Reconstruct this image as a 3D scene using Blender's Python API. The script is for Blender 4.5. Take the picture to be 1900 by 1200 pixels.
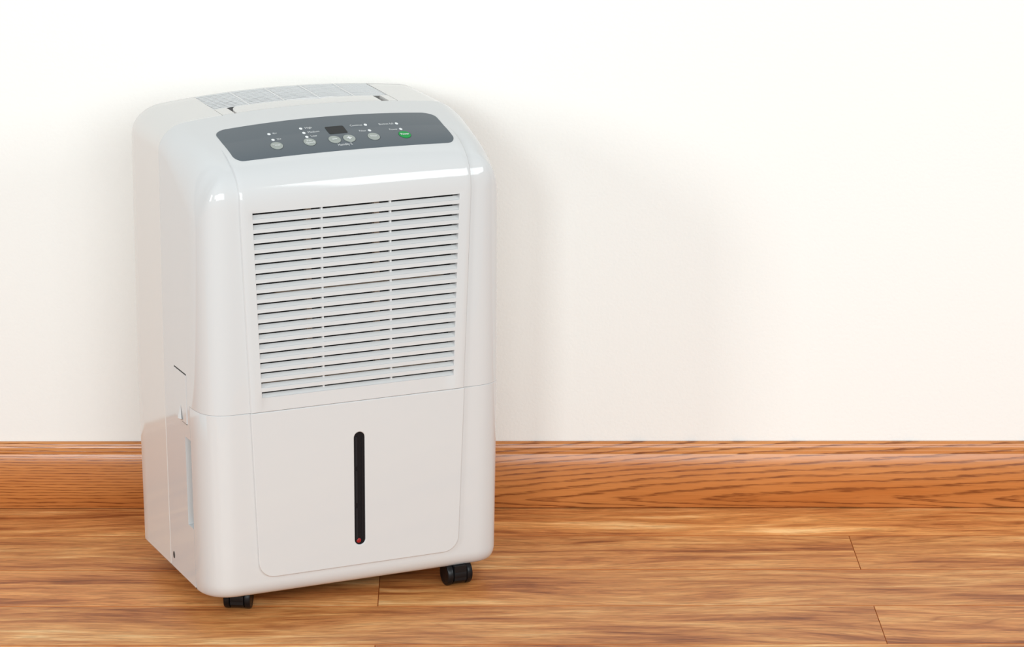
import bpy, bmesh, math, random
from mathutils import Vector, Matrix

for o in list(bpy.data.objects):
    bpy.data.objects.remove(o)
scene = bpy.context.scene
COL = scene.collection

# ------------------------------------------------------------------ camera
cam_d = bpy.data.cameras.new('camera')
cam_d.sensor_fit = 'HORIZONTAL'
cam_d.sensor_width = 36.0
cam_d.lens = 5964.5 / 1900.0 * 36.0
cam_d.clip_start = 0.05
cam = bpy.data.objects.new('camera', cam_d)
COL.objects.link(cam)
cam.matrix_world = (Matrix.Translation((0, -4.3, 1.4452)) @ Matrix.Rotation(-0.0168, 4, 'Z')
                    @ Matrix.Rotation(math.pi / 2 - 0.2676, 4, 'X') @ Matrix.Rotation(0.0044, 4, 'Z'))
scene.camera = cam

# ------------------------------------------------------------------ world, lights, exposure
world = bpy.data.worlds.new('world')
scene.world = world
world.use_nodes = True
bg = world.node_tree.nodes['Background']
bg.inputs[0].default_value = (0.975, 0.985, 1.0, 1)
bg.inputs[1].default_value = 0.43


def area_light(name, loc, target, sx, sy, power, color=(1, 1, 1)):
    d = bpy.data.lights.new(name, 'AREA')
    d.shape = 'RECTANGLE'
    d.size, d.size_y = sx, sy
    d.energy = power
    d.color = color
    o = bpy.data.objects.new(name, d)
    COL.objects.link(o)
    o.location = loc
    o.rotation_euler = (Vector(target) - Vector(loc)).to_track_quat('-Z', 'Y').to_euler()
    return o


LC = (0.908, 0.98, 1.0)
area_light('window_light_right', (2.75, -2.45, 1.9), (0.1, -0.2, 0.4), 1.3, 1.3, 39, LC)
area_light('window_light_front', (-0.95, -4.0, 1.65), (0.1, 0, 0.40), 0.5, 0.7, 33, LC)
area_light('window_light_left', (-2.6, -2.6, 1.55), (0.2, 0, 0.40), 0.6, 1.0, 36, LC)
area_light('fill_light_front', (0.65, -4.6, 1.6), (0.1, 0, 0.30), 2.4, 1.5, 76, LC)  # added broad fill behind the camera, lifts the wall and softens its shadows

vs = scene.view_settings
vs.view_transform = 'Standard'
vs.look = 'None'
vs.gamma = 1.0
vs.use_curve_mapping = False
vs.exposure = -0.07
scene.display_settings.display_device = 'sRGB'


# ------------------------------------------------------------------ helpers
def link(o, parent=None):
    COL.objects.link(o)
    if parent is not None:
        o.parent = parent
    return o


def finish(me, angle=35):
    for p in me.polygons:
        p.use_smooth = True
    me.set_sharp_from_angle(angle=math.radians(angle))


def mesh_obj(name, verts, faces, m, parent=None, angle=35, recalc=True):
    me = bpy.data.meshes.new(name)
    me.from_pydata([tuple(v) for v in verts], [], [tuple(f) for f in faces])
    if recalc:
        bm = bmesh.new()
        bm.from_mesh(me)
        bmesh.ops.recalc_face_normals(bm, faces=bm.faces)
        bm.to_mesh(me)
        bm.free()
    me.materials.append(m)
    finish(me, angle)
    return link(bpy.data.objects.new(name, me), parent)


def bm_obj(name, bm, m, parent=None, angle=35):
    bmesh.ops.recalc_face_normals(bm, faces=bm.faces)
    me = bpy.data.meshes.new(name)
    bm.to_mesh(me)
    bm.free()
    me.materials.append(m)
    finish(me, angle)
    return link(bpy.data.objects.new(name, me), parent)


class MB:
    """collects quads/polys for one mesh"""

    def __init__(s):
        s.v, s.f = [], []

    def pt(s, p):
        s.v.append(tuple(p))
        return len(s.v) - 1

    def row(s, pts):
        return [s.pt(p) for p in pts]

    def strip(s, a, b, skip=None, closed=False):
        n = len(a)
        for i in range(n if closed else n - 1):
            if skip and skip(i):
                continue
            j = (i + 1) % n
            s.f.append((a[i], a[j], b[j], b[i]))

    def poly(s, idx):
        s.f.append(tuple(idx))

    def box(s, x0, x1, y0, y1, z0, z1):
        i = s.row([(x0, y0, z0), (x1, y0, z0), (x1, y1, z0), (x0, y1, z0),
                   (x0, y0, z1), (x1, y0, z1), (x1, y1, z1), (x0, y1, z1)])
        for q in ((0, 3, 2, 1), (4, 5, 6, 7), (0, 1, 5, 4), (1, 2, 6, 5), (2, 3, 7, 6), (3, 0, 4, 7)):
            s.f.append(tuple(i[k] for k in q))

    def build(s, name, m, parent=None, angle=35):
        return mesh_obj(name, s.v, s.f, m, parent, angle)


def bevel_box(name, x0, x1, y0, y1, z0, z1, r, m, parent=None, seg=2):
    bm = bmesh.new()
    bmesh.ops.create_cube(bm, size=1)
    for v in bm.verts:
        v.co = ((x0 + x1) / 2 + v.co.x * (x1 - x0), (y0 + y1) / 2 + v.co.y * (y1 - y0), (z0 + z1) / 2 + v.co.z * (z1 - z0))
    bmesh.ops.bevel(bm, geom=list(bm.edges), offset=r, segments=seg, affect='EDGES', profile=0.5)
    return bm_obj(name, bm, m, parent)


def lerp(a, b, t):
    return a + (b - a) * t


# ------------------------------------------------------------------ materials
def mat(name, color, rough=0.5, metal=0.0, bump=None, coat=0.0, spec=0.5):
    m = bpy.data.materials.new(name)
    m.use_nodes = True
    nt = m.node_tree
    b = nt.nodes['Principled BSDF']
    b.inputs['Base Color'].default_value = (*color, 1)
    b.inputs['Roughness'].default_value = rough
    b.inputs['Metallic'].default_value = metal
    b.inputs['Specular IOR Level'].default_value = spec
    b.inputs['Coat Weight'].default_value = coat
    tc = nt.nodes.new('ShaderNodeTexCoord')
    n = nt.nodes.new('ShaderNodeTexNoise')
    n.inputs['Scale'].default_value = bump[0] if bump else 300
    n.inputs['Detail'].default_value = 3
    nt.links.new(tc.outputs['Object'], n.inputs['Vector'])
    bp = nt.nodes.new('ShaderNodeBump')
    bp.inputs['Strength'].default_value = bump[1] if bump else 0.02
    bp.inputs['Distance'].default_value = bump[2] if bump else 0.0002
    nt.links.new(n.outputs['Fac'], bp.inputs['Height'])
    nt.links.new(bp.outputs['Normal'], b.inputs['Normal'])
    return m


def node_math(nt, op, a, b=None, c=None):
    n = nt.nodes.new('ShaderNodeMath')
    n.operation = op
    for i, x in enumerate((a, b, c)):
        if x is None:
            continue
        if isinstance(x, (int, float)):
            n.inputs[i].default_value = x
        else:
            nt.links.new(x, n.inputs[i])
    return n.outputs[0]


def node_ramp(nt, fac, stops, interp='LINEAR'):
    r = nt.nodes.new('ShaderNodeValToRGB')
    r.color_ramp.interpolation = interp
    e = r.color_ramp.elements
    while len(e) < len(stops):
        e.new(0.5)
    for el, (p, c) in zip(e, stops):
        el.position = p
        el.color = (*c, 1) if len(c) == 3 else c
    nt.links.new(fac, r.inputs[0])
    return r.outputs[0]


def node_mix(nt, fac, a, b, mode='MIX'):
    n = nt.nodes.new('ShaderNodeMix')
    n.data_type = 'RGBA'
    n.blend_type = mode
    for s, x in ((n.inputs[0], fac), (n.inputs[6], a), (n.inputs[7], b)):
        if isinstance(x, (int, float)):
            s.default_value = x
        elif isinstance(x, tuple):
            s.default_value = (*x, 1)
        else:
            nt.links.new(x, s)
    return n.outputs[2]


def node_noise(nt, vec, scale, detail=4, rough=0.55, dist=0.0):
    n = nt.nodes.new('ShaderNodeTexNoise')
    n.inputs['Scale'].default_value = scale
    n.inputs['Detail'].default_value = detail
    n.inputs['Roughness'].default_value = rough
    n.inputs['Distortion'].default_value = dist
    nt.links.new(vec, n.inputs['Vector'])
    return n.outputs['Fac']


def node_map(nt, vec, scale, loc=(0, 0, 0)):
    n = nt.nodes.new('ShaderNodeMapping')
    n.inputs['Scale'].default_value = scale
    n.inputs['Location'].default_value = loc
    nt.links.new(vec, n.inputs['Vector'])
    return n.outputs[0]


def srgb(r, g, b):
    def f(c):
        c /= 255.0
        return c / 12.92 if c <= 0.04045 else ((c + 0.055) / 1.055) ** 2.4
    return (f(r), f(g), f(b))


def floor_wood():
    m = bpy.data.materials.new('laminate_wood')
    m.use_nodes = True
    nt = m.node_tree
    b = nt.nodes['Principled BSDF']
    tc = nt.nodes.new('ShaderNodeTexCoord')
    oi = nt.nodes.new('ShaderNodeObjectInfo')
    off = nt.nodes.new('ShaderNodeCombineXYZ')
    for i, k in enumerate((37.0, 11.0, 53.0)):
        nt.links.new(node_math(nt, 'MULTIPLY', oi.outputs['Random'], k), off.inputs[i])
    va = nt.nodes.new('ShaderNodeVectorMath')
    va.operation = 'ADD'
    nt.links.new(tc.outputs['Object'], va.inputs[0])
    nt.links.new(off.outputs[0], va.inputs[1])
    P = va.outputs[0]
    # slow sideways wander of the grain
    warp = node_noise(nt, node_map(nt, P, (1.6, 5, 1)), 1.0, 2)
    wv = nt.nodes.new('ShaderNodeCombineXYZ')
    nt.links.new(node_math(nt, 'MULTIPLY', node_math(nt, 'SUBTRACT', warp, 0.5), 0.10), wv.inputs[1])
    va2 = nt.nodes.new('ShaderNodeVectorMath')
    va2.operation = 'ADD'
    nt.links.new(P, va2.inputs[0])
    nt.links.new(wv.outputs[0], va2.inputs[1])
    Q = va2.outputs[0]
    broad = node_noise(nt, node_map(nt, Q, (1.8, 15, 1)), 1.0, 5, 0.6, 0.35)
    mid = node_noise(nt, node_map(nt, Q, (6.5, 62, 1)), 1.0, 4, 0.62, 0.4)
    fine = node_noise(nt, node_map(nt, Q, (28, 330, 1)), 1.0, 3, 0.65)
    pores = node_noise(nt, node_map(nt, Q, (45, 620, 1)), 1.0, 1, 0.5)
    blot = node_noise(nt, node_map(nt, P, (2.6, 9, 1)), 1.0, 2)
    g = node_math(nt, 'ADD', node_math(nt, 'MULTIPLY', broad, 0.52), node_math(nt, 'MULTIPLY', mid, 0.48))
    col = node_ramp(nt, g, [(0.33, srgb(114, 60, 28)), (0.40, srgb(160, 98, 54)), (0.46, srgb(197, 134, 80)),
                            (0.52, srgb(213, 154, 96)), (0.58, srgb(228, 175, 116)), (0.66, srgb(248, 213, 160))])
    tint = node_mix(nt, blot, srgb(214, 160, 128), srgb(255, 222, 168))
    col = node_mix(nt, 0.35, col, node_mix(nt, 1.0, col, tint, 'MULTIPLY'))
    fr = node_ramp(nt, fine, [(0.34, (0.66, 0.62, 0.58)), (0.57, (1.08, 1.08, 1.08))])
    col = node_mix(nt, 0.8, col, fr, 'MULTIPLY')
    pr = node_ramp(nt, pores, [(0.28, (0.55, 0.48, 0.42)), (0.36, (1, 1, 1))])
    col = node_mix(nt, 0.6, col, pr, 'MULTIPLY')
    # flame-shaped growth lines
    ve = node_noise(nt, node_map(nt, Q, (1.5, 12, 1), (5, 3, 0)), 1.0, 1, 0.5, 0.2)
    vd = node_math(nt, 'ABSOLUTE', node_math(nt, 'SUBTRACT', node_math(nt, 'FRACT', node_math(nt, 'MULTIPLY', ve, 11.0)), 0.5))
    vr = node_ramp(nt, vd, [(0.0, (0.70, 0.60, 0.52)), (0.10, (0.93, 0.90, 0.88)), (0.3, (1, 1, 1))])
    gate = node_ramp(nt, node_noise(nt, node_map(nt, P, (2.4, 8, 1), (2, 9, 0)), 1.0, 2), [(0.46, (0, 0, 0)), (0.6, (1, 1, 1))])
    col = node_mix(nt, gate, col, node_mix(nt, 1.0, col, vr, 'MULTIPLY'))
    # scattered small knots
    vo = nt.nodes.new('ShaderNodeTexVoronoi')
    vo.inputs['Scale'].default_value = 1.0
    nt.links.new(node_map(nt, Q, (4.2, 13, 1)), vo.inputs['Vector'])
    kn = node_ramp(nt, vo.outputs['Distance'], [(0.02, (0.28, 0.18, 0.13)), (0.055, (0.8, 0.72, 0.66)), (0.12, (1, 1, 1))])
    sc_ = nt.nodes.new('ShaderNodeSeparateColor')
    nt.links.new(vo.outputs['Color'], sc_.inputs[0])
    kg = node_math(nt, 'GREATER_THAN', sc_.outputs[0], 0.62)
    col = node_mix(nt, kg, col, node_mix(nt, 1.0, col, kn, 'MULTIPLY'))
    # per plank shade
    ps = node_ramp(nt, oi.outputs['Random'], [(0.0, (0.98, 0.96, 0.93)), (0.5, (1.10, 1.09, 1.06)), (1.0, (1.25, 1.23, 1.18))])
    col = node_mix(nt, 1.0, col, ps, 'MULTIPLY')
    nt.links.new(col, b.inputs['Base Color'])
    b.inputs['Roughness'].default_value = 0.43
    b.inputs['Specular IOR Level'].default_value = 0.3
    bp = nt.nodes.new('ShaderNodeBump')
    bp.inputs['Strength'].default_value = 0.12
    bp.inputs['Distance'].default_value = 0.0006
    nt.links.new(fine, bp.inputs['Height'])
    nt.links.new(bp.outputs['Normal'], b.inputs['Normal'])
    return m


def oak_wood():
    m = bpy.data.materials.new('oak_trim')
    m.use_nodes = True
    nt = m.node_tree
    b = nt.nodes['Principled BSDF']
    tc = nt.nodes.new('ShaderNodeTexCoord')
    P = tc.outputs['Object']
    sep = nt.nodes.new('ShaderNodeSeparateXYZ')
    nt.links.new(P, sep.inputs[0])
    # growth-ring field: distance from a slanting pith that dives in and out of the board
    slow = node_noise(nt, node_map(nt, P, (1.1, 1.0, 9.0), (0.9, 0, 0.35)), 1.0, 1, 0.4)
    wob = node_noise(nt, node_map(nt, P, (14.0, 1, 130)), 1.0, 3, 0.6)
    mr = nt.nodes.new('ShaderNodeMapRange')
    mr.interpolation_type = 'SMOOTHSTEP'
    for k_, v_ in zip(('From Min', 'From Max', 'To Min', 'To Max'), (-0.46, -0.05, 250.0, 120.0)):
        mr.inputs[k_].default_value = v_
    nt.links.new(sep.outputs[0], mr.inputs['Value'])
    dz = node_math(nt, 'SUBTRACT', sep.outputs[2], 0.013)
    dist = node_math(nt, 'SQRT', node_math(nt, 'ADD', node_math(nt, 'MULTIPLY', dz, dz), 0.00001))
    drift = node_math(nt, 'MULTIPLY', node_math(nt, 'MAXIMUM', sep.outputs[0], -0.45), -9.0)
    fld = node_math(nt, 'ADD', node_math(nt, 'ADD', node_math(nt, 'MULTIPLY', dist, mr.outputs[0]), drift),
                    node_math(nt, 'ADD', node_math(nt, 'MULTIPLY', slow, 8.0), node_math(nt, 'MULTIPLY', wob, 0.9)))
    ring = node_math(nt, 'FRACT', fld)
    fib = node_noise(nt, node_map(nt, P, (30, 1, 700)), 1.0, 2, 0.6)
    fib2 = node_noise(nt, node_map(nt, P, (14, 1, 900), (3, 0, 1)), 1.0, 2, 0.6)
    late = node_ramp(nt, ring, [(0.0, (0.15,) * 3), (0.12, (0.0,) * 3), (0.60, (0.12,) * 3), (0.76, (0.95,) * 3), (0.92, (1.0,) * 3), (1.0, (0.15,) * 3)])
    lm = node_math(nt, 'MULTIPLY', late, node_ramp(nt, fib, [(0.34, (0.12,) * 3), (0.56, (1,) * 3)]))
    base = node_ramp(nt, node_noise(nt, node_map(nt, P, (1.6, 1, 14), (7, 0, 2)), 1.0, 3),
                     [(0.3, srgb(194, 118, 58)), (0.7, srgb(217, 147, 84))])
    col = node_mix(nt, node_math(nt, 'MULTIPLY', lm, 0.82), base, srgb(112, 54, 24))
    fr = node_ramp(nt, fib2, [(0.3, (0.80, 0.76, 0.72)), (0.55, (1.03, 1.03, 1.03))])
    col = node_mix(nt, 0.7, col, fr, 'MULTIPLY')
    nt.links.new(col, b.inputs['Base Color'])
    b.inputs['Roughness'].default_value = 0.24
    bp = nt.nodes.new('ShaderNodeBump')
    bp.inputs['Strength'].default_value = 0.08
    bp.inputs['Distance'].default_value = 0.0005
    nt.links.new(node_math(nt, 'SUBTRACT', fib2, lm), bp.inputs['Height'])
    nt.links.new(bp.outputs['Normal'], b.inputs['Normal'])
    return m


def wall_paint():
    m = mat('wall_paint', (0.905, 0.900, 0.868), 0.65, bump=(230, 0.35, 0.0010), spec=0.3)
    return m


M = {}
M['wall'] = wall_paint()
M['floor'] = floor_wood()
M['oak'] = oak_wood()
M['sub'] = mat('joint_shadow_board', srgb(120, 66, 26), 0.8)
M['groove'] = mat('plank_groove', srgb(176, 96, 34), 0.5)
M['plastic'] = mat('gloss_white_plastic', (0.650, 0.650, 0.646), 0.07, bump=(900, 0.004, 0.0001))
M['rear'] = mat('rear_white_plastic', (0.70, 0.680, 0.652), 0.10, bump=(900, 0.01, 0.0001))
M['slat'] = mat('grille_plastic', (0.72, 0.72, 0.72), 0.3)
M['inner'] = mat('inner_plastic', (0.12, 0.12, 0.125), 0.6)
M['well'] = mat('well_plastic', (0.2, 0.2, 0.2), 0.5)
M['print'] = mat('print_grey', (0.80, 0.81, 0.81), 0.5)
M['gap'] = mat('seam_shadow', (0.05, 0.045, 0.04), 0.8)
M['coil'] = mat('coil_fins', (0.012, 0.013, 0.014), 0.45, bump=(700, 1.0, 0.002))
M['copper'] = mat('coil_tube', srgb(205, 184, 164), 0.5)
M['ctrl'] = mat('control_overlay', srgb(90, 98, 104), 0.35, spec=0.3)
M['button'] = mat('button_grey', srgb(158, 164, 158), 0.4)
M['bring'] = mat('button_outline', srgb(52, 58, 62), 0.5)
M['green'] = mat('button_green', srgb(0, 150, 66), 0.4, spec=0.2)
M['screen'] = mat('display_black', (0.010, 0.011, 0.012), 0.4, spec=0.2)
M['white'] = mat('print_white', (0.86, 0.87, 0.87), 0.5)
M['window'] = mat('smoked_window', (0.004, 0.006, 0.009), 0.25, spec=0.25)
M['winrail'] = mat('window_rail', (0.010, 0.011, 0.014), 0.4, spec=0.3)
M['red'] = mat('red_float', srgb(150, 16, 20), 0.45)
M['rubber'] = mat('black_caster', (0.005, 0.005, 0.006), 0.35, spec=0.3)

# ------------------------------------------------------------------ setting
def structure(o):
    o['kind'] = 'structure'
    return o


mb = MB()
mb.box(-2.0, 2.0, 0.0, 0.1, -0.05, 2.4)
structure(mb.build('wall_back', M['wall']))

mb = MB()
mb.box(-2.0, 2.0, -1.22, 0.0, -0.05, -0.0085)
floor = structure(mb.build('floor', M['sub']))
floor['label'] = 'warm brown wood laminate floor laid parallel to the wall'

PW, PL = 0.1375, 1.28
Y1 = -0.1297
BEV = 0.0011


def plank_mesh(name, L, W):
    x, y, t, b = L / 2 - 0.00004, W / 2 - 0.00004, 0.0, BEV
    mbp = MB()
    lo = mbp.row([(-x, -y, -0.0085), (x, -y, -0.0085), (x, y, -0.0085), (-x, y, -0.0085)])
    md = mbp.row([(-x, -y, t - b), (x, -y, t - b), (x, y, t - b), (-x, y, t - b)])
    up = mbp.row([(-x + b / 2, -y + b, t), (x - b / 2, -y + b, t), (x - b / 2, y - b, t), (-x + b / 2, y - b, t)])
    mbp.strip(lo, md, closed=True)
    mbp.strip(md, up, closed=True)
    mbp.poly(up)
    me = bpy.data.meshes.new(name)
    me.from_pydata(mbp.v, [], mbp.f)
    me.materials.append(M['floor'])
    me.materials.append(M['groove'])
    for p_ in me.polygons[:-1]:
        p_.material_index = 1
    return me


pm = plank_mesh('plank', PL, PW)
pm0 = plank_mesh('plank_ripped', PL, -Y1)
for r in range(-1, 8):
    yc = Y1 / 2 if r < 0 else Y1 - (r + 0.5) * PW
    joint = 0.5337 if r % 2 == 0 else -0.1057
    for k in ((-2, -1, 0, 1) if r % 2 else (-2, -1, 0)):
        o = bpy.data.objects.new('plank', pm0 if r < 0 else pm)
        link(o, floor)
        o.location = (joint + (k + 0.5) * PL, yc, 0)

# baseboard: moulded oak board along the wall
H = 0.0957
prof = [(-0.0005, 0.0012), (-0.0122, 0.0012), (-0.0130, 0.0020), (-0.0130, 0.0800), (-0.0124, 0.0808), (-0.0112, 0.0812), (-0.0110, 0.0822),
        (-0.0116, 0.0834), (-0.0112, 0.0846), (-0.0098, 0.0862), (-0.0084, 0.0885), (-0.0078, 0.0912), (-0.0074, 0.0936),
        (-0.0060, 0.0951), (-0.0040, H), (-0.0005, H)]
mb = MB()
xs = [-2.0, 2.0]
ra = mb.row([(xs[0], y, z) for y, z in prof])
rb = mb.row([(xs[1], y, z) for y, z in prof])
mb.strip(ra, rb, closed=True)
mb.poly(ra)
mb.poly(rb)
base = structure(mb.build('baseboard_back', M['oak'], angle=50))
# ------------------------------------------------------------------ dehumidifier geometry
PHI = 0.4066
root = bpy.data.objects.new('dehumidifier', None)
link(root)
root.location = (-0.1286, -0.39, 0)
root.rotation_euler = (0, 0, PHI)
root.empty_display_size = 0.1
root['label'] = 'white portable dehumidifier on casters with louvred front grille and grey control panel'
root['category'] = 'dehumidifier'

HW = 0.206          # half width
ZB = 0.027          # underside of the housing
ZS = 0.2722         # split line between front cover and bucket
VS = 0.157          # seam plane between front cover and rear housing
VR = 0.270          # rear plane
U_IN = 0.1205       # half width of the top insert

# side profile of the front cover: vertical front, rolling back into the sloped top
B0, B1, B2, B3 = (0, 0.535), (0, 0.570), (VS - 0.1407, 0.6155 - 0.14 * 0.1407), (VS, 0.6155)


def profile(t):
    a, b, c, d = (1 - t) ** 3, 3 * (1 - t) ** 2 * t, 3 * (1 - t) * t * t, t ** 3
    return (a * B0[0] + b * B1[0] + c * B2[0] + d * B3[0], a * B0[1] + b * B1[1] + c * B2[1] + d * B3[1])


def profile_at_v(v):
    lo, hi = 0.0, 1.0
    for _ in range(40):
        m = (lo + hi) / 2
        if profile(m)[0] < v:
            lo = m
        else:
            hi = m
    return lo


def crown(v):
    return 0.0095 * min(1.0, max(v, 0) / 0.12) ** 0.6


def half_w(v):
    """half width in plan: flat sides, rounded front corners"""
    b = 0.0555
    if v >= b:
        return HW
    x = (b - v) / b
    return HW - 0.046 * (1 - max(0.0, 1 - x ** 2.8) ** (1 / 2.8))


def taper(z):
    return 0.0035 * max(0.0, (ZS - z) / (ZS - ZB))


def arch(hw, ze, c, rc, rz, zbot, ns=8):
    """right half of a front-view outline, bottom to top centre -> list of (u, z)"""
    pts = []
    for i in range(ns):
        pts.append((hw, lerp(zbot, ze - rz, i / ns)))
    w = hw - rc
    m = 2 * c / w
    p0, p1, p2, p3 = (hw, ze - rz), (hw, ze - rz * 0.45), (w + 0.55 * rc, ze - m * 0.55 * rc), (w, ze)
    for i in range(14):
        t = i / 14
        a, b, cc, d = (1 - t) ** 3, 3 * (1 - t) ** 2 * t, 3 * (1 - t) * t * t, t ** 3
        pts.append((a * p0[0] + b * p1[0] + cc * p2[0] + d * p3[0], a * p0[1] + b * p1[1] + cc * p2[1] + d * p3[1]))
    ui = min(U_IN, w - 0.004)
    us = [lerp(w, ui, i / 5) for i in range(5)] + [lerp(ui, 0, i / 14) for i in range(15)]
    for u in us:
        pts.append((u, ze + c * (1 - (u / w) ** 2)))
    return pts


def full(pts, v):
    r = [(u, v, z) for u, z in pts]
    return r + [(-u, v, z) for u, z in reversed(pts[:-1])]


SV = [0, 0.006, 0.020, 0.040, 0.075, 0.130]
SRC = [0.012, 0.016, 0.040, 0.040, 0.038, 0.036]
SRZ = [0.014, 0.022, 0.070, 0.070, 0.060, 0.036]


def piecewise(v, xs_, ys_):
    if v <= xs_[0]:
        return ys_[0]
    for k in range(len(xs_) - 1):
        if v <= xs_[k + 1]:
            return lerp(ys_[k], ys_[k + 1], (v - xs_[k]) / (xs_[k + 1] - xs_[k]))
    return ys_[-1]


def shell_r(v):
    h = min(0.008, v)
    qs = [v + h * k / 4 for k in range(-4, 5)]
    return sum(piecewise(q, SV, SRC) for q in qs) / 9, sum(piecewise(q, SV, SRZ) for q in qs) / 9


def corner_r(v):
    k = min(1.0, max(0.0, v / 0.085))
    k = k * (2 - k)
    return lerp(0.010, 0.036, k), lerp(0.012, 0.036, k)


def skin_z(u, v, ze):
    """height of the front cover's top at (u, v) where its edge line stands at ze"""
    rc, rz = corner_r(v)
    hw, c = half_w(v), crown(v)
    w = hw - rc
    u = abs(u)
    if u <= w:
        return ze + c * (1 - (u / w) ** 2)
    m = 2 * c / w
    p0, p1, p2, p3 = (hw, ze - rz), (hw, ze - rz * 0.45), (w + 0.55 * rc, ze - m * 0.55 * rc), (w, ze)
    lo, hi = 0.0, 1.0
    for _ in range(30):
        t = (lo + hi) / 2
        a, b, cc, d = (1 - t) ** 3, 3 * (1 - t) ** 2 * t, 3 * (1 - t) * t * t, t ** 3
        if a * p0[0] + b * p1[0] + cc * p2[0] + d * p3[0] > u:
            lo = t
        else:
            hi = t
    return a * p0[1] + b * p1[1] + cc * p2[1] + d * p3[1]


# ---- front cover (upper front shell with rounded corners)
mb = MB()
ts = [1 - i / 46 for i in range(47)]
rows = []


def front_ring(v, ze, inset=0.0, zbot=ZS + 0.0003):
    rc, rz = shell_r(v)
    return full(arch(half_w(v) - inset, ze - inset, crown(v), rc, rz, zbot), v)


rows.append(mb.row(front_ring(VS, 0.6155, 0.004)))
rows.append(mb.row(front_ring(VS, 0.6155, 0.0008)))
for t in ts:
    v, z = profile(t)
    if t == 1:
        v -= 0.0006
    rows.append(mb.row(front_ring(v, z)))


def seam_half(z):
    return min(0.1556, 0.1455 + (z - 0.2717) * 0.0396)


# inner ring on the flat front, hidden below the centre panel
fr = front_ring(0, 0.535)
n = len(fr)
inner = []
for i, (u, v, z) in enumerate(fr):
    zz = min(z, 0.531)
    s = seam_half(zz) - 0.009
    inner.append((max(-s, min(s, u)), 0.0, zz))
rows.append(mb.row(inner))
for a, b in zip(rows[:-1], rows[1:]):
    mb.strip(a, b)
# lower flange at the split line
for side in (0, -1):
    lip = []
    for rw in rows[2:-1]:
        x, y, z = mb.v[rw[side]]
        lip.append(mb.pt((x - math.copysign(0.006, x), y + 0.003, z)))
    mb.strip([rw[side] for rw in rows[2:-1]], lip)
# lower side panels, with the grip notch beside the bucket on each side
V0, VN = 0.0580, 0.0795
ZN0, ZN1 = 0.109, 0.227
zs = [ZB + 0.003, ZB + 0.006, 0.07, ZN0, 0.16, ZN1, 0.25, ZS + 0.0003]
vcols = [VS - 0.0006, 0.13, 0.10, VN, V0]
for sg in (-1, 1):
    grid = []
    for z in zs:
        grid.append(mb.row([(sg * (HW - taper(z)), v, z) for v in vcols]))
    for i in range(len(zs) - 1):
        for j in range(len(vcols) - 1):
            if j == 3 and ZN0 <= zs[i] < ZN1:
                continue
            mb.poly((grid[i][j], grid[i][j + 1], grid[i + 1][j + 1], grid[i + 1][j]))
    # bottom roll-in, front return edge, seam return edge
    bot = mb.row([(sg * (HW - taper(ZB) - 0.002), v, ZB) for v in vcols])
    bot2 = mb.row([(sg * 0.10, v, ZB) for v in vcols])
    mb.strip(grid[0], bot)
    mb.strip(bot, bot2)
    seam = mb.row([(sg * (HW - taper(z) - 0.0008), VS, z) for z in zs])
    seam2 = mb.row([(sg * (HW - taper(z) - 0.004), VS, z) for z in zs])
    mb.strip([g[0] for g in grid], seam)
    mb.strip(seam, seam2)
    # notch walls
    d = 0.022
    ni = {z: (mb.pt((sg * (HW - taper(z)), VN, z)), mb.pt((sg * (HW - taper(z) - d), VN - 0.002, z))) for z in (ZN0, 0.16, ZN1)}
    for za, zb in ((ZN0, 0.16), (0.16, ZN1)):
        mb.poly((ni[za][0], ni[zb][0], ni[zb][1], ni[za][1]))
    for z in (ZN0, ZN1):
        a = mb.pt((sg * (HW - taper(z)), V0, z))
        b_ = mb.pt((sg * (HW - taper(z) - d), V0, z + (0.004 if z == ZN0 else 0)))
        mb.poly((ni[z][0], ni[z][1], b_, a))
    for za, zb in ((zs[0], ZN0), (ZN1, ZS)):
        q = mb.row([(sg * (HW - taper(za)), V0, za), (sg * (HW - taper(zb)), V0, zb),
                    (sg * (HW - 0.02), V0 + 0.001, zb), (sg * (HW - 0.02), V0 + 0.001, za)])
        mb.poly(q)
bm = bmesh.new()
me = bpy.data.meshes.new('tmp')
me.from_pydata(mb.v, [], mb.f)
bm.from_mesh(me)
bmesh.ops.remove_doubles(bm, verts=bm.verts, dist=0.00002)
front_housing = bm_obj('front_housing', bm, M['plastic'], root, 32)

# dark chassis core behind the seams
mb = MB()
core = [(0.196, 0.035), (0.196, 0.572), (0.165, 0.606), (0.123, 0.6055), (0.123, 0.585)]
cpts = core + [(-u, z) for u, z in reversed(core)]
mb2 = MB()
a = mb2.row([(u, 0.095, min(z, 0.588)) for u, z in cpts])
b = mb2.row([(u, 0.262, z) for u, z in cpts])
mb2.strip(a, b, closed=True)
mb2.poly(a)
mb2.poly(b)
mb2.build('chassis', M['gap'], root)

# ---- rear housing
mb = MB()
rows = []


def rear_ring(v, inset=0.0):
    k = (v - VS) / (VR - VS)
    ze, c = lerp(0.6155, 0.6188, k), 0.0098
    rc, rz = lerp(0.036, 0.040, k), lerp(0.036, 0.038, k)
    pts = arch(HW - inset, ze - inset, c, rc, rz, ZB + 0.003, ns=10)
    pts = [(u - taper(z), z) if i < 10 else (u, z) for i, (u, z) in enumerate(pts)]
    return full(pts, v)


VG0, VG1 = VS + 0.0012, VR - 0.0022
for v, ins in ((VS + 0.0012, 0.004), (VS + 0.0012, 0.0008), (VS + 0.0020, 0), (0.176, 0), (0.192, 0), (0.22, 0), (0.25, 0), (VG1, 0), (VR - 0.0010, 0.0003), (VR, 0.0016)):
    rows.append(mb.row(rear_ring(v, ins)))
np_ = len(rows[0])
mid_i = (np_ - 1) // 2
open_half = 14      # columns inside the insert opening on each side of the centre


def hole(i):
    return mid_i - open_half <= i < mid_i + open_half


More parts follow.
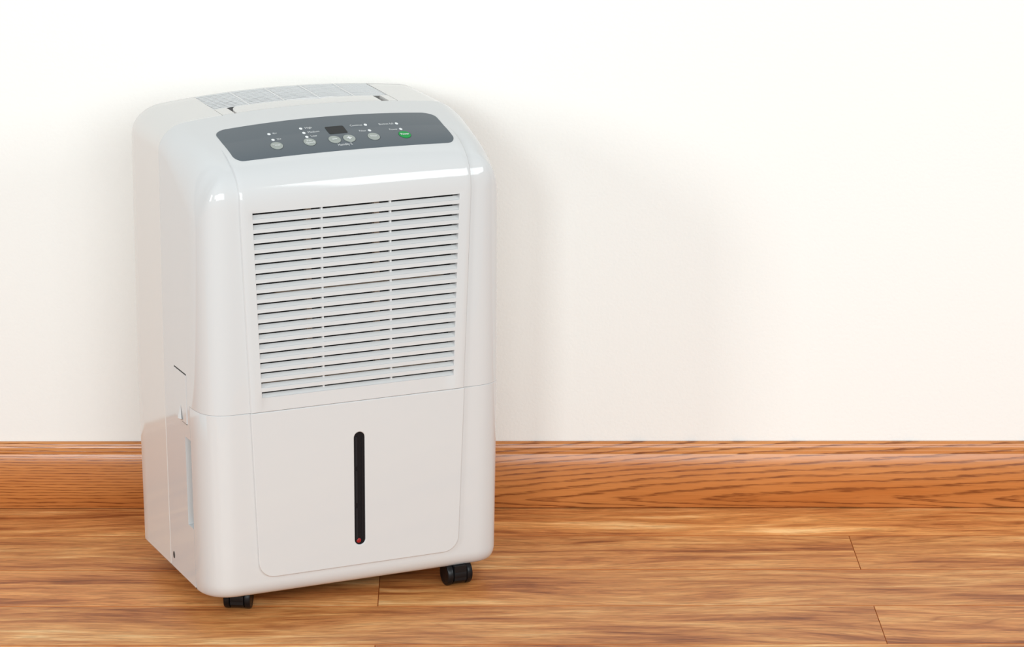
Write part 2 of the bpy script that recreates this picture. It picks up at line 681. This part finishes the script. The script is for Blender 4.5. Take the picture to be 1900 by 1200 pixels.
for k in range(len(rows) - 1):
    mb.strip(rows[k], rows[k + 1], skip=hole if k < 7 else None)
# walls and floor of the insert well
il, ir = mid_i - open_half, mid_i + open_half
DEP = 0.016
for i in (il, ir):
    top = [rows[k][i] for k in range(0, 8)]
    low = [mb.pt((mb.v[q][0], mb.v[q][1], mb.v[q][2] - DEP)) for q in top]
    mb.strip(top, low)
for k in (0, 7):
    top = rows[k][il:ir + 1]
    low = [mb.pt((mb.v[q][0], mb.v[q][1], 0.6155 - DEP + 0.004)) for q in top]
    mb.strip(top, low)
mb.poly(rows[-1])
# underside
bl = mb.row([(HW - taper(ZB) - 0.002, v, ZB) for v in (VS + 0.002, VR - 0.002)])
br = mb.row([(-(HW - taper(ZB) - 0.002), v, ZB) for v in (VS + 0.002, VR - 0.002)])
mb.poly((bl[0], bl[1], br[1], br[0]))
mb.poly((rows[2][0], rows[-2][0], bl[1], bl[0]))
mb.poly((rows[2][-1], rows[-2][-1], br[1], br[0]))
mb.poly((rows[-2][0], rows[-2][-1], br[1], bl[1]))
bm = bmesh.new()
me = bpy.data.meshes.new('tmp')
me.from_pydata(mb.v, [], mb.f)
bm.from_mesh(me)
bmesh.ops.remove_doubles(bm, verts=bm.verts, dist=0.00002)
rear_housing = bm_obj('rear_housing', bm, M['rear'], root, 32)


def rear_top(u, v):
    k = (v - VS) / (VR - VS)
    ze = lerp(0.6155, 0.6188, k)
    return ze + 0.0098 * (1 - (u / (HW - lerp(0.036, 0.040, k))) ** 2)


# ---- top outlet grille: tray, slats, cross bars, handle strip
us = [lerp(-U_IN + 0.0006, U_IN - 0.0006, i / 28) for i in range(29)]


def curved_bar(name, us, v0, v1, zo, thick, m, parent, slope=0.0):
    """bar following the crown of the top, from v0 to v1, its top zo below the skin"""
    q = MB()
    prev = None
    first = None
    for u in us:
        z0, z1 = rear_top(u, v0) - zo, rear_top(u, v1) - zo - slope
        r = q.row([(u, v0, z0), (u, v1, z1), (u, v1, z1 - thick), (u, v0, z0 - thick)])
        if prev:
            q.strip(prev, r, closed=True)
        else:
            first = r
        prev = r
    q.poly(first)
    q.poly(prev)
    return q.build(name, m, parent, 40)


VGF = 0.1905
grille = curved_bar('outlet_tray', us, VGF, VG1 - 0.0002, 0.0125, 0.001, M['inner'], root)
NS = 11
pitch = (VG1 - 0.0005 - VGF) / NS
for k in range(NS):
    v = VGF + (k + 0.62) * pitch
    curved_bar('slat', us, v, v + 0.0021, 0.0006, 0.0010, M['slat'], grille)
for u in (-0.0723, -0.0241, 0.0241, 0.0723):
    curved_bar('cross_bar', [u - 0.0012, u + 0.0012], VGF, VG1 - 0.0002, 0.0000, 0.008, M['slat'], grille)

# handle strip between grille and seam
strip_vs = [VS + 0.0022, 0.165, 0.172, 0.179, VGF - 0.002, VGF]


def top_patch(name, ulist, vfun0, vfun1, m, parent, lift=0.0, thick=0.004, nv=6, edge=0.0):
    """plate on the crowned top between v=vfun0(u) and v=vfun1(u)"""
    q = MB()
    tops, bots = [], []
    for u in ulist:
        a, b_ = vfun0(u), vfun1(u)
        tr, br_ = [], []
        for j in range(nv + 1):
            v = lerp(a, b_, j / nv)
            dz = -edge if j in (0, nv) or u in (ulist[0], ulist[-1]) else 0
            z = rear_top(u, v) + lift + dz
            tr.append(q.pt((u, v, z)))
            br_.append(q.pt((u, v, z - thick)))
        tops.append(tr)
        bots.append(br_)
    for i in range(len(ulist) - 1):
        q.strip(tops[i], tops[i + 1])
        q.strip(bots[i], bots[i + 1])
        for j in (0, nv):
            q.poly((tops[i][j], tops[i + 1][j], bots[i + 1][j], bots[i][j]))
    for i in (0, -1):
        q.strip(tops[i], bots[i])
    return q.build(name, m, parent, 40)


VF = VS + 0.0018
top_patch('strip_end', [lerp(-U_IN + 0.0009, -0.1035, i / 4) for i in range(5)], lambda u: VF, lambda u: VGF, M['rear'], root, -0.0001, 0.010)
top_patch('strip_end', [lerp(0.1080, U_IN - 0.0009, i / 4) for i in range(5)], lambda u: VF, lambda u: VGF, M['rear'], root, -0.0001, 0.010)
curved_bar('strip_well', [lerp(-0.105, 0.109, i / 20) for i in range(21)], VF, VGF, 0.0075, 0.001, M['well'], root)


curved_bar('finger_scoop', [lerp(-0.020, 0.044, i / 16) for i in range(17)], VF + 0.016, VGF + 0.0045, 0.0009, 0.0006, M['slat'], root, 0.0)


def flap_back(u):
    # finger scoop at the middle, rounded shoulder at the left end
    x = (u - 0.012) / 0.026
    v = VGF - 0.0004
    if abs(x) < 1:
        v -= 0.0075 * (1 - x * x) ** 0.8
    e = (u + 0.1005) / 0.012
    if e < 1:
        v = lerp(VF + 0.006, v, math.sqrt(max(0.0, 1 - (1 - max(e, 0)) ** 2)))
    return v


ul = [-0.1005 + 0.012 * (i / 10) for i in range(10)] + [lerp(-0.0885, 0.0975, i / 60) for i in range(61)]
flap = top_patch('handle_flap', ul, lambda u: VF, flap_back, M['rear'], root, 0.0003, 0.0045, nv=8, edge=0.0005)

# ---- centre front panel with the grille opening
O_TOP, O_BOT = 0.5287, 0.5287 - 18 * 0.01278 - 0.0077


def open_half_w(z):
    return 0.1388 - (0.5287 - z) * 0.0361


def surf(u, p):
    """point on the front skin; p<0: flat front at height 0.535+p ; p in 0..1 profile"""
    if p <= 0:
        drop = 0.535 - skin_z(u, 0.0, 0.535)
        return Vector((u, 0, 0.535 + p - drop * max(0.0, 1 + p / 0.03)))
    v, z = profile(p)
    return Vector((u, v, skin_z(u, v, z)))


def surf_n(u, p):
    if p <= -0.002:
        return Vector((0, -1, 0))
    e = 0.002
    a = surf(u + 0.001, p) - surf(u - 0.001, p)
    b = surf(u, min(p + e, 1)) - surf(u, p - e if p - e > 0 else p - 0.0005)
    return a.cross(b).normalized()


P_END = profile_at_v(0.092)
PROUD = 0.0026
prow = [ZS + 0.0002 - 0.535, ZS + 0.0009 - 0.535, O_BOT - 0.535]
prow += [lerp(O_BOT, O_TOP, i / 12) - 0.535 for i in range(1, 13)]
prow += [-0.003, -0.001] + [P_END * i / 26 for i in range(0, 27)]
mb = MB()
grid = []
for p in prow:
    z = 0.535 + p if p <= 0 else profile(p)[1]
    s = seam_half(z)
    o = min(open_half_w(min(z, O_TOP)), s - 0.01)
    fade = 1.0
    if p > 0:
        v = profile(p)[0]
        fade = 1 - max(0.0, min(1.0, (v - 0.028) / (0.088 - 0.028)))
        fade = fade * fade * (3 - 2 * fade)
        if fade == 0:
            fade = 0
    h = -0.0004 + (PROUD + 0.0004) * fade
    hb = min(h - 0.0010, h * 0.5 - 0.0002)
    cols = [(-s, -0.0060 if p > -0.1 else -0.0008), (-s + 0.0006, hb), (-s + 0.0014, h - 0.0004), (-s + 0.0024, h), (-(s + o) / 2, h), (-o - 0.0006, h), (-o, h - (0.0004 if O_BOT - 0.535 <= p <= O_TOP - 0.5349 else 0.0))]
    cols += [(-o + 2 * o * i / 16, h) for i in range(1, 16)]
    cols += [(-u, hh) for u, hh in reversed(cols[:7])]
    if p == prow[0]:
        cols = [(u, min(hh, h - 0.0007)) for u, hh in cols]
    grid.append(mb.row([surf(u, p) + surf_n(u, p) * hh for u, hh in cols]))
i_b, i_t = 2, 14
ncol = len(grid[0])
for i in range(len(grid) - 1):
    for j in range(ncol - 1):
        if i_b <= i < i_t and 6 <= j < ncol - 7:
            continue
        mb.poly((grid[i][j], grid[i][j + 1], grid[i + 1][j + 1], grid[i + 1][j]))
# walls of the opening
loop = [grid[i][6] for i in range(i_b, i_t + 1)] + grid[i_t][7:ncol - 7] + [grid[i][ncol - 7] for i in range(i_t, i_b - 1, -1)] + list(reversed(grid[i_b][7:ncol - 7]))
deep = [mb.pt((mb.v[q][0], 0.020, mb.v[q][2])) for q in loop]
mb.strip(loop, deep, closed=True)
# bottom return
low = [mb.pt((mb.v[q][0], 0.004, mb.v[q][2])) for q in grid[0]]
mb.strip(grid[0], low)
front_panel = mb.build('front_panel', M['plastic'], root, 32)

# louvre slats (front bar plus a tail leaning back and up)
GP = 0.01278
BAR = GP - 0.0077


def slat_mesh(bar):
    cs = [(-PROUD, -BAR), (-PROUD, -0.0004), (-PROUD + 0.0004, 0), (-PROUD + 0.0012, 0.0002), (0.0036, 0.0042), (0.0046, 0.0040), (0.0016, -0.0002), (0.0012, -BAR)]
    if not bar:
        cs = [(-PROUD + 0.0006, -0.0012), (-PROUD + 0.0006, 0), (-PROUD + 0.0012, 0.0002), (0.0036, 0.0042), (0.0046, 0.0040), (0.0016, -0.0002)]
    q = MB()
    a = q.row([(-1, y, z) for y, z in cs])
    b_ = q.row([(1, y, z) for y, z in cs])
    q.strip(a, b_, closed=True)
    q.poly(a)
    q.poly(b_)
    me = bpy.data.meshes.new('slat')
    me.from_pydata(q.v, [], q.f)
    bm = bmesh.new()
    bm.from_mesh(me)
    bmesh.ops.recalc_face_normals(bm, faces=bm.faces)
    bm.to_mesh(me)
    bm.free()
    me.materials.append(M['plastic'])
    return me


sm, sm_last = slat_mesh(True), slat_mesh(False)
for k in range(19):
    o = bpy.data.objects.new('slat', sm if k < 18 else sm_last)
    link(o, front_panel)
    ztop = 0.5287 - k * GP - 0.0077
    o.location = (0, 0, ztop)
    o.scale = (open_half_w(ztop - 0.002) + 0.0004, 1, 1)
for u in (-0.046, 0.046):
    q = MB()
    q.box(u - 0.0013, u + 0.0013, 0.0024, 0.0066, O_BOT - 0.001, O_TOP + 0.001)
    q.build('rib', M['slat'], front_panel)

# evaporator coil seen between the slats
q = MB()
q.box(-0.150, 0.150, 0.034, 0.06, 0.28, 0.545)
coil = q.build('evaporator_coil', M['coil'], root)
for u in (-0.046, 0.046):
    q = MB()
    q.box(u - 0.0125, u - 0.0055, 0.0262, 0.0337, 0.31, 0.54)
    q.build('coil_strip', M['copper'], coil)


def tube(name, pts, r, m, parent, seg=12):
    q = MB()
    prev = None
    for i, p in enumerate(pts):
        p = Vector(p)
        d = (Vector(pts[min(i + 1, len(pts) - 1)]) - Vector(pts[max(i - 1, 0)])).normalized()
        up = Vector((0, 0, 1)) if abs(d.z) < 0.9 else Vector((1, 0, 0))
        x = d.cross(up).normalized()
        y = d.cross(x)
        ring = q.row([p + (x * math.cos(2 * math.pi * k / seg) + y * math.sin(2 * math.pi * k / seg)) * r for k in range(seg)])
        if prev:
            q.strip(prev, ring, closed=True)
        else:
            q.poly(ring)
        prev = ring
    q.poly(prev)
    return q.build(name, m, parent)


for k in (8, 17):
    z = 0.5287 - k * GP - 0.0104
    tube('coil_tube', [(-0.10 if k == 8 else -0.128, 0.0275, z), (0.130 if k == 17 else 0.128, 0.0275, z)], 0.0030, M['copper'], coil)

# ---- control panel overlay on the slope
def on_skin(u, v, h):
    p = profile_at_v(v)
    return surf(u, p) + surf_n(u, p) * h


def skin_h(v):
    fade = 1 - max(0.0, min(1.0, (v - 0.028) / (0.088 - 0.028)))
    fade = fade * fade * (3 - 2 * fade)
    return max(0.0, -0.0004 + (PROUD + 0.0004) * fade)


def skin_pt(u, v, h):
    return on_skin(u, v, skin_h(v) + h)


def panel_half(v):
    """half width of the overlay outline at depth v"""
    v0, v1, hw0, hw1, r0, r1 = 0.0312, 0.1112, 0.1480, 0.1492, 0.0120, 0.0150
    w = lerp(hw0, hw1, (v - v0) / (v1 - v0))
    if v < v0 + r0:
        w -= r0 - math.sqrt(max(0, r0 * r0 - (v0 + r0 - v) ** 2))
    if v > v1 - r1:
        w -= (r1 - math.sqrt(max(0, r1 * r1 - (v - v1 + r1) ** 2))) * 1.15
    return w


mb = MB()
NV = 64
vals = []
for i in range(NV + 1):
    t = i / NV
    t = 0.5 - 0.5 * math.cos(math.pi * t)
    vals.append(lerp(0.0312, 0.1112, t))
rows = []
for v in vals:
    w = panel_half(v)
    rows.append(mb.row([skin_pt(w * x / 15, v, 0.00045) for x in range(-15, 16)]))
for a, b in zip(rows[:-1], rows[1:]):
    mb.strip(a, b)
edge = rows[0] + [r[-1] for r in rows[1:-1]] + list(reversed(rows[-1])) + [r[0] for r in reversed(rows[1:-1])]
dn = []
for q in edge:
    x, y, z = mb.v[q]
    dn.append(mb.pt((x, y + 0.0003, z - 0.0012)))
mb.strip(edge, dn, closed=True)
control_panel = mb.build('control_panel', M['ctrl'], root, 40)


def skin_disc(name, u, v, ru, rv, h, m, parent, seg=36, dome=0.0):
    q = MB()
    c = q.pt(skin_pt(u, v, h + dome))
    mid = q.row([skin_pt(u + 0.8 * ru * math.cos(2 * math.pi * k / seg), v + 0.8 * rv * math.sin(2 * math.pi * k / seg), h + dome * 0.7) for k in range(seg)])
    top = q.row([skin_pt(u + ru * math.cos(2 * math.pi * k / seg), v + rv * math.sin(2 * math.pi * k / seg), h) for k in range(seg)])
    bot = q.row([skin_pt(u + ru * math.cos(2 * math.pi * k / seg), v + rv * math.sin(2 * math.pi * k / seg), 0.0001) for k in range(seg)])
    for k in range(seg):
        q.poly((c, mid[k], mid[(k + 1) % seg]))
    q.strip(mid, top, closed=True)
    q.strip(top, bot, closed=True)
    return q.build(name, m, parent, 50)


def skin_ring(name, u, v, r0, r1, h, m, parent, seg=36):
    q = MB()
    a = q.row([skin_pt(u + r0 * math.cos(2 * math.pi * k / seg), v + r0 * math.sin(2 * math.pi * k / seg), h) for k in range(seg)])
    b_ = q.row([skin_pt(u + r1 * math.cos(2 * math.pi * k / seg), v + r1 * math.sin(2 * math.pi * k / seg), h) for k in range(seg)])
    q.strip(a, b_, closed=True)
    return q.build(name, m, parent)


BR = 0.0078
buttons = {'timer': -0.0863, 'fan': -0.0425, 'minus': -0.0092, 'plus': 0.0104, 'filter': 0.0435, 'power': 0.0857}
BVV = 0.0515
for nme, u in buttons.items():
    o = skin_disc('button', u, BVV, BR, BR, 0.0009, M['green'] if nme == 'power' else M['button'], control_panel)
    skin_ring('button_outline', u, BVV, BR - 0.0001, BR + 0.0007, 0.00045, M['bring'], control_panel)
    if nme == 'power':
        o['label'] = 'green power button'
for u, v in ((-0.0855, 0.0812), (-0.0857, 0.0660), (-0.0415, 0.0853), (-0.0415, 0.0742), (-0.0415, 0.0638),
             (0.0444, 0.0814), (0.0440, 0.0665), (0.0867, 0.0806), (0.0862, 0.0655)):
    skin_disc('indicator_light', u, v, 0.0021, 0.0026, 0.0006, M['white'], control_panel, seg=20, dome=0.0003)

# display
q = MB()
du, dv0, dv1, uc = 0.0124, 0.0644, 0.0832, 0.0018
out = []
for cx, cy, a0 in ((uc + du - 0.002, dv1 - 0.0022, 0), (uc - du + 0.002, dv1 - 0.0022, 90), (uc - du + 0.002, dv0 + 0.0022, 180), (uc + du - 0.002, dv0 + 0.0022, 270)):
    for k in range(5):
        a = math.radians(a0 + k * 22.5)
        out.append((cx + 0.002 * math.cos(a), cy + 0.0022 * math.sin(a)))
top = q.row([skin_pt(u, v, 0.0007) for u, v in out])
bot = q.row([skin_pt(u, v, 0.0001) for u, v in out])
q.strip(top, bot, closed=True)
q.poly(top)
q.build('display_screen', M['screen'], control_panel)


def skin_text(txt, u, v, size, align, h, m, parent, width, bold=0.0, lead=0.9):
    c = bpy.data.curves.new('lettering', 'FONT')
    c.body = txt
    c.size = size
    c.align_x = align
    c.align_y = 'CENTER'
    c.space_line = lead
    c.offset = bold
    c.resolution_u = 3
    o = bpy.data.objects.new('lettering_src', c)
    COL.objects.link(o)
    bpy.context.view_layer.update()
    me = bpy.data.meshes.new_from_object(o.evaluated_get(bpy.context.evaluated_depsgraph_get()))
    bpy.data.objects.remove(o)
    xs_ = [vt.co.x for vt in me.vertices]
    stretch = width / (max(xs_) - min(xs_))
    for vt in me.vertices:
        vt.co = skin_pt(u + vt.co.x * stretch, v + vt.co.y, h)
    me.materials.clear()
    me.materials.append(m)
    me.name = 'lettering'
    return link(bpy.data.objects.new('lettering', me), parent)


W_ = M['print']
for txt, u, v, al, wd in (('4hr', -0.0810, 0.0812, 'LEFT', 0.0060), ('2hr', -0.0808, 0.0660, 'LEFT', 0.0060), ('High', -0.0363, 0.0853, 'LEFT', 0.0090),
                          ('Medium', -0.0363, 0.0743, 'LEFT', 0.0148), ('Low', -0.0363, 0.0640, 'LEFT', 0.0080),
                          ('Continue', 0.0398, 0.0812, 'RIGHT', 0.0163), ('Filter', 0.0394, 0.0663, 'RIGHT', 0.0092),
                          ('Bucket full', 0.0822, 0.0804, 'RIGHT', 0.0195), ('Power', 0.0817, 0.0653, 'RIGHT', 0.0110), ('Humidity %', 0.0004, 0.0402, 'CENTER', 0.0190)):
    skin_text(txt, u, v, 0.0060, al, 0.00070, W_, control_panel, wd, 0.0)
for txt, k, wd, bold in (('Timer', 'timer', 0.0101, 0.00003), ('Fan\nSpeed', 'fan', 0.0112, 0.00003), ('Filter', 'filter', 0.0086, 0.00003), ('Power', 'power', 0.0112, 0.00010)):
    skin_text(txt, buttons[k], BVV, 0.0052, 'CENTER', 0.00140, W_, control_panel, wd, bold, 0.8)


def skin_quad(u0, u1, v0, v1, parent, name='lettering'):
    q = MB()
    a = q.row([skin_pt(u, v, 0.00140) for u, v in ((u0, v0), (u1, v0), (u1, v1), (u0, v1))])
    q.poly(a)
    return q


q = skin_quad(buttons['minus'] - 0.0032, buttons['minus'] + 0.0032, BVV - 0.0008, BVV + 0.0008, control_panel)
q.build('minus_sign', W_, control_panel)
q = MB()
bu = buttons['plus']
w1, w2 = 0.0032, 0.0009
cross = [(-w1, -w2), (-w2, -w2), (-w2, -w1), (w2, -w1), (w2, -w2), (w1, -w2), (w1, w2), (w2, w2), (w2, w1), (-w2, w1), (-w2, w2), (-w1, w2)]
a = q.row([skin_pt(bu + x, BVV + y, 0.00140) for x, y in cross])
for f in ((0, 1, 10, 11), (1, 4, 7, 10), (2, 3, 4, 1), (4, 5, 6, 7), (7, 8, 9, 10)):
    q.poly([a[k] for k in f])
q.build('plus_sign', W_, control_panel)

# ---- bucket (lower front) with rounded corners and rolled bottom edge
mb = MB()


def plan(z, off):
    h = HW - taper(z)
    pts = [(h - off * 0.14, 0.0572)]
    b = 0.0555
    for i in range(25):
        ang = math.pi / 2 * i / 24
        ex = 2 / 2.8
        du = 0.046 * math.sin(ang) ** ex if i else 0.0
        cv = math.cos(ang) ** ex if i < 24 else 0.0
        # superellipse corner centred at (h-0.046, b)
        oe = off * (0.14 + 0.86 * math.sin(ang))
        pts.append((h - 0.046 + (0.046 - oe) * cv, b - (b - oe) * (du / 0.046)))
    pts.append((0.08, off))
    pts.append((0.0, off))
    return [(u, v, z) for u, v in pts] + [(-u, v, z) for u, v in reversed(pts[:-1])]


RB = 0.020
rows = []
for i in range(0, 9):
    a = math.pi / 2 * i / 8
    z = ZB + RB * (1 - math.sin(a))
    rows.append((z, 0.015 * (1 - math.cos(math.pi / 2 - a)) if False else 0.015 * (1 - math.sqrt(max(0, 1 - ((ZB + RB - z) / RB) ** 2)))))
rows = sorted(set(rows))
zr = [(z, o) for z, o in rows] + [(lerp(ZB + RB, ZS - 0.0009, i / 6), 0.0) for i in range(1, 7)] + [(ZS - 0.0002, 0.0006)]
loops = [mb.row(plan(z, o)) for z, o in zr]
for a, b in zip(loops[:-1], loops[1:]):
    mb.strip(a, b)
mb.poly(loops[0])
mb.poly(loops[-1])
# back
mb.poly([l[0] for l in loops] + [l[-1] for l in reversed(loops)])
bucket = mb.build('bucket', M['plastic'], root, 32)


def curve_plate(name, splines, extr, bev, m, parent, y):
    """plate in the u-z plane from closed outlines (first outer, others holes), standing at depth y"""
    c = bpy.data.curves.new(name, 'CURVE')
    c.dimensions = '2D'
    c.fill_mode = 'BOTH'
    c.extrude = extr
    c.bevel_depth = bev
    c.bevel_resolution = 2
    for pts in splines:
        s = c.splines.new('POLY')
        s.points.add(len(pts) - 1)
        for p_, (x, z) in zip(s.points, pts):
            p_.co = (x, z, 0, 1)
        s.use_cyclic_u = True
    o = bpy.data.objects.new('src', c)
    COL.objects.link(o)
    bpy.context.view_layer.update()
    me = bpy.data.meshes.new_from_object(o.evaluated_get(bpy.context.evaluated_depsgraph_get()))
    bpy.data.objects.remove(o)
    for vt in me.vertices:
        x, z, t = vt.co
        vt.co = (x, y - t, z)
    me.materials.clear()
    me.materials.append(m)
    bm = bmesh.new()
    bm.from_mesh(me)
    bmesh.ops.remove_doubles(bm, verts=bm.verts, dist=0.000001)
    bmesh.ops.recalc_face_normals(bm, faces=bm.faces)
    bm.to_mesh(me)
    bm.free()
    me.name = name
    finish(me, 12)
    return link(bpy.data.objects.new(name, me), parent)


def stadium(uc, z0, z1, r, seg=12):
    pts = []
    for k in range(seg + 1):
        a = math.pi * k / seg
        pts.append((uc + r * math.cos(a), z1 - r + r * math.sin(a)))
    for k in range(seg + 1):
        a = math.pi + math.pi * k / seg
        pts.append((uc + r * math.cos(a), z0 + r + r * math.sin(a)))
    return pts


def panel_outline(inset=0.0):
    zt, zb_, r = ZS - 0.0002 - inset, 0.0525 + inset, 0.020
    st, sb = seam_half(zt) - inset, seam_half(zb_ + 0.02) - inset
    pts = [(st, zt), (-st, zt)]
    for k in range(9):
        a = math.pi + math.pi / 2 * k / 8
        pts.append((-sb + r + r * math.cos(a), zb_ + r + r * math.sin(a)))
    for k in range(9):
        a = 1.5 * math.pi + math.pi / 2 * k / 8
        pts.append((sb - r + r * math.cos(a), zb_ + r + r * math.sin(a)))
    return pts


BV = 0.0012
bp_ = curve_plate('bucket_panel', [panel_outline(BV), stadium(-0.0002, 0.0795 - BV, 0.2308 + BV, 0.0073 + BV)], (PROUD + 0.0015) / 2 - BV, BV, M['plastic'], bucket, -PROUD / 2 + 0.00075)
win = curve_plate('level_window', [stadium(-0.0002, 0.0792, 0.2311, 0.0076)], 0.0009, 0.0, M['window'], bucket, -0.0003)
for z0, z1 in ((0.185, 0.224), (0.136, 0.179), (0.086, 0.129)):
    q = MB()
    q.box(-0.0058, -0.0030, -0.0019, -0.0012, z0, z1)
    q.build('gauge_rail', M['winrail'], bucket)
q = MB()
q.box(0.0030, 0.0040, -0.0017, -0.0012, 0.09, 0.224)
q.build('gauge_rail', M['winrail'], bucket)
bm = bmesh.new()
bmesh.ops.create_uvsphere(bm, u_segments=20, v_segments=12, radius=0.0032)
for v in bm.verts:
    v.co = (v.co.x - 0.0018, v.co.y * 0.35 - 0.0013, v.co.z + 0.0850)
fb = bm_obj('float_ball', bm, M['red'], bucket)
fb['label'] = 'small red float ball at the foot of the level window'

# ---- left side: drain hatch, pull tab, screw hole
def side_plate(name, pts, x_out, thick, m, parent):
    """pts are (v, z); plate on the left side, outer face at u=-x_out"""
    q = MB()
    a = q.row([(-x_out, v, z) for v, z in pts])
    b_ = q.row([(-x_out + thick, v, z) for v, z in pts])
    q.poly(a)
    q.poly(b_)
    q.strip(a, b_, closed=True)
    return q.build(name, m, parent)


hv0, hv1, hz0, hz1 = 0.0685, 0.1160, 0.2460, 0.3100
hp = [(hv0, hz1), (hv0, hz0)]
for k in range(9):
    a = math.pi / 2 * k / 8
    hp.append((hv1 - 0.013 + 0.013 * math.sin(a), hz0 + 0.013 - 0.013 * math.cos(a)))
hp.append((hv1, hz1))
side_plate('hatch_groove', [(hv0 + 0.0002, hz1), (hv1 - 0.0002, hz1), (hv1 - 0.0002, hz1 + 0.0016), (hv0 + 0.0002, hz1 + 0.0016)], HW + 0.0001, 0.001, M['gap'], root)
side_plate('hatch_groove', [(hv0 + 0.0002, hz0 - 0.0012), (hv0 + 0.020, hz0 - 0.0012), (hv0 + 0.020, hz0), (hv0 + 0.0002, hz0)], HW + 0.0001, 0.002, M['gap'], root)
hatch = side_plate('drain_hatch', hp, HW + 0.0007, 0.0014, M['plastic'], root)
q = MB()
tz0, tz1, tv = 0.2480, 0.2675, 0.0900
base_ = q.row([(-HW - 0.0006, tv + 0.0075 * x, tz0) for x in (-1, -0.5, 0, 0.5, 1)])
out_ = q.row([(-HW - 0.0050 * (1 - 0.6 * x * x), tv + 0.0066 * x, tz0 + 0.001) for x in (-1, -0.5, 0, 0.5, 1)])
apex = q.pt((-HW - 0.0006, tv + 0.001, tz1))
q.strip(base_, out_)
for i in range(4):
    q.poly((out_[i], out_[i + 1], apex))
q.build('pull_tab', M['plastic'], hatch)
bm = bmesh.new()
bmesh.ops.create_cone(bm, cap_ends=True, segments=20, radius1=0.0032, radius2=0.0032, depth=0.002)
bm.transform(Matrix.Translation((-HW + taper(0.047) + 0.0006, 0.1440, 0.0470)) @ Matrix.Rotation(math.pi / 2, 4, 'Y') @ Matrix.Diagonal((1.5, 1, 1, 1)))
bm_obj('screw_hole', bm, M['gap'], root)

# ---- casters
def caster(u, v, ang):
    R = 0.0155
    q = MB()
    seg = 28
    # hood: short stem plate, hooded drum between two wheels; axis along local x
    def ring(x, r, zc=0.0160):
        return q.row([(x, r * math.cos(2 * math.pi * k / seg), zc + r * math.sin(2 * math.pi * k / seg)) for k in range(seg)])
    prof_ = [(-0.0092, 0.0140), (-0.0086, 0.0152), (0.0086, 0.0152), (0.0092, 0.0140)]
    rr = [ring(x, r) for x, r in prof_]
    for a, b_ in zip(rr[:-1], rr[1:]):
        q.strip(a, b_, closed=True)
    q.poly(rr[0])
    q.poly(rr[-1])
    q.box(-0.0085, 0.0085, -0.0148, 0.012, 0.0085, 0.0285)
    hood = q.build('caster', M['rubber'], root, 40)
    hood.location = (u, v, 0)
    hood.rotation_euler = (0, 0, ang)
    for sg in (-1, 1):
        w = MB()
        rr = []
        for x, r in ((0.0096, R - 0.0030), (0.0098, R - 0.0006), (0.0104, R), (0.0160, R), (0.0172, R - 0.0010), (0.0176, R - 0.0034), (0.0170, R - 0.0052), (0.0170, 0.004)):
            rr.append(w.row([(sg * x, r * math.cos(2 * math.pi * k / seg), R + r * math.sin(2 * math.pi * k / seg)) for k in range(seg)]))
        for a, b_ in zip(rr[:-1], rr[1:]):
            w.strip(a, b_, closed=True)
        w.poly(rr[0])
        w.poly(rr[-1])
        w.build('wheel', M['rubber'], hood, 40)


caster(0.1420, 0.0170, 0.0)
caster(-0.1500, 0.0450, -0.52)
caster(0.1480, 0.232, 0.6)
caster(-0.1480, 0.232, -0.2)
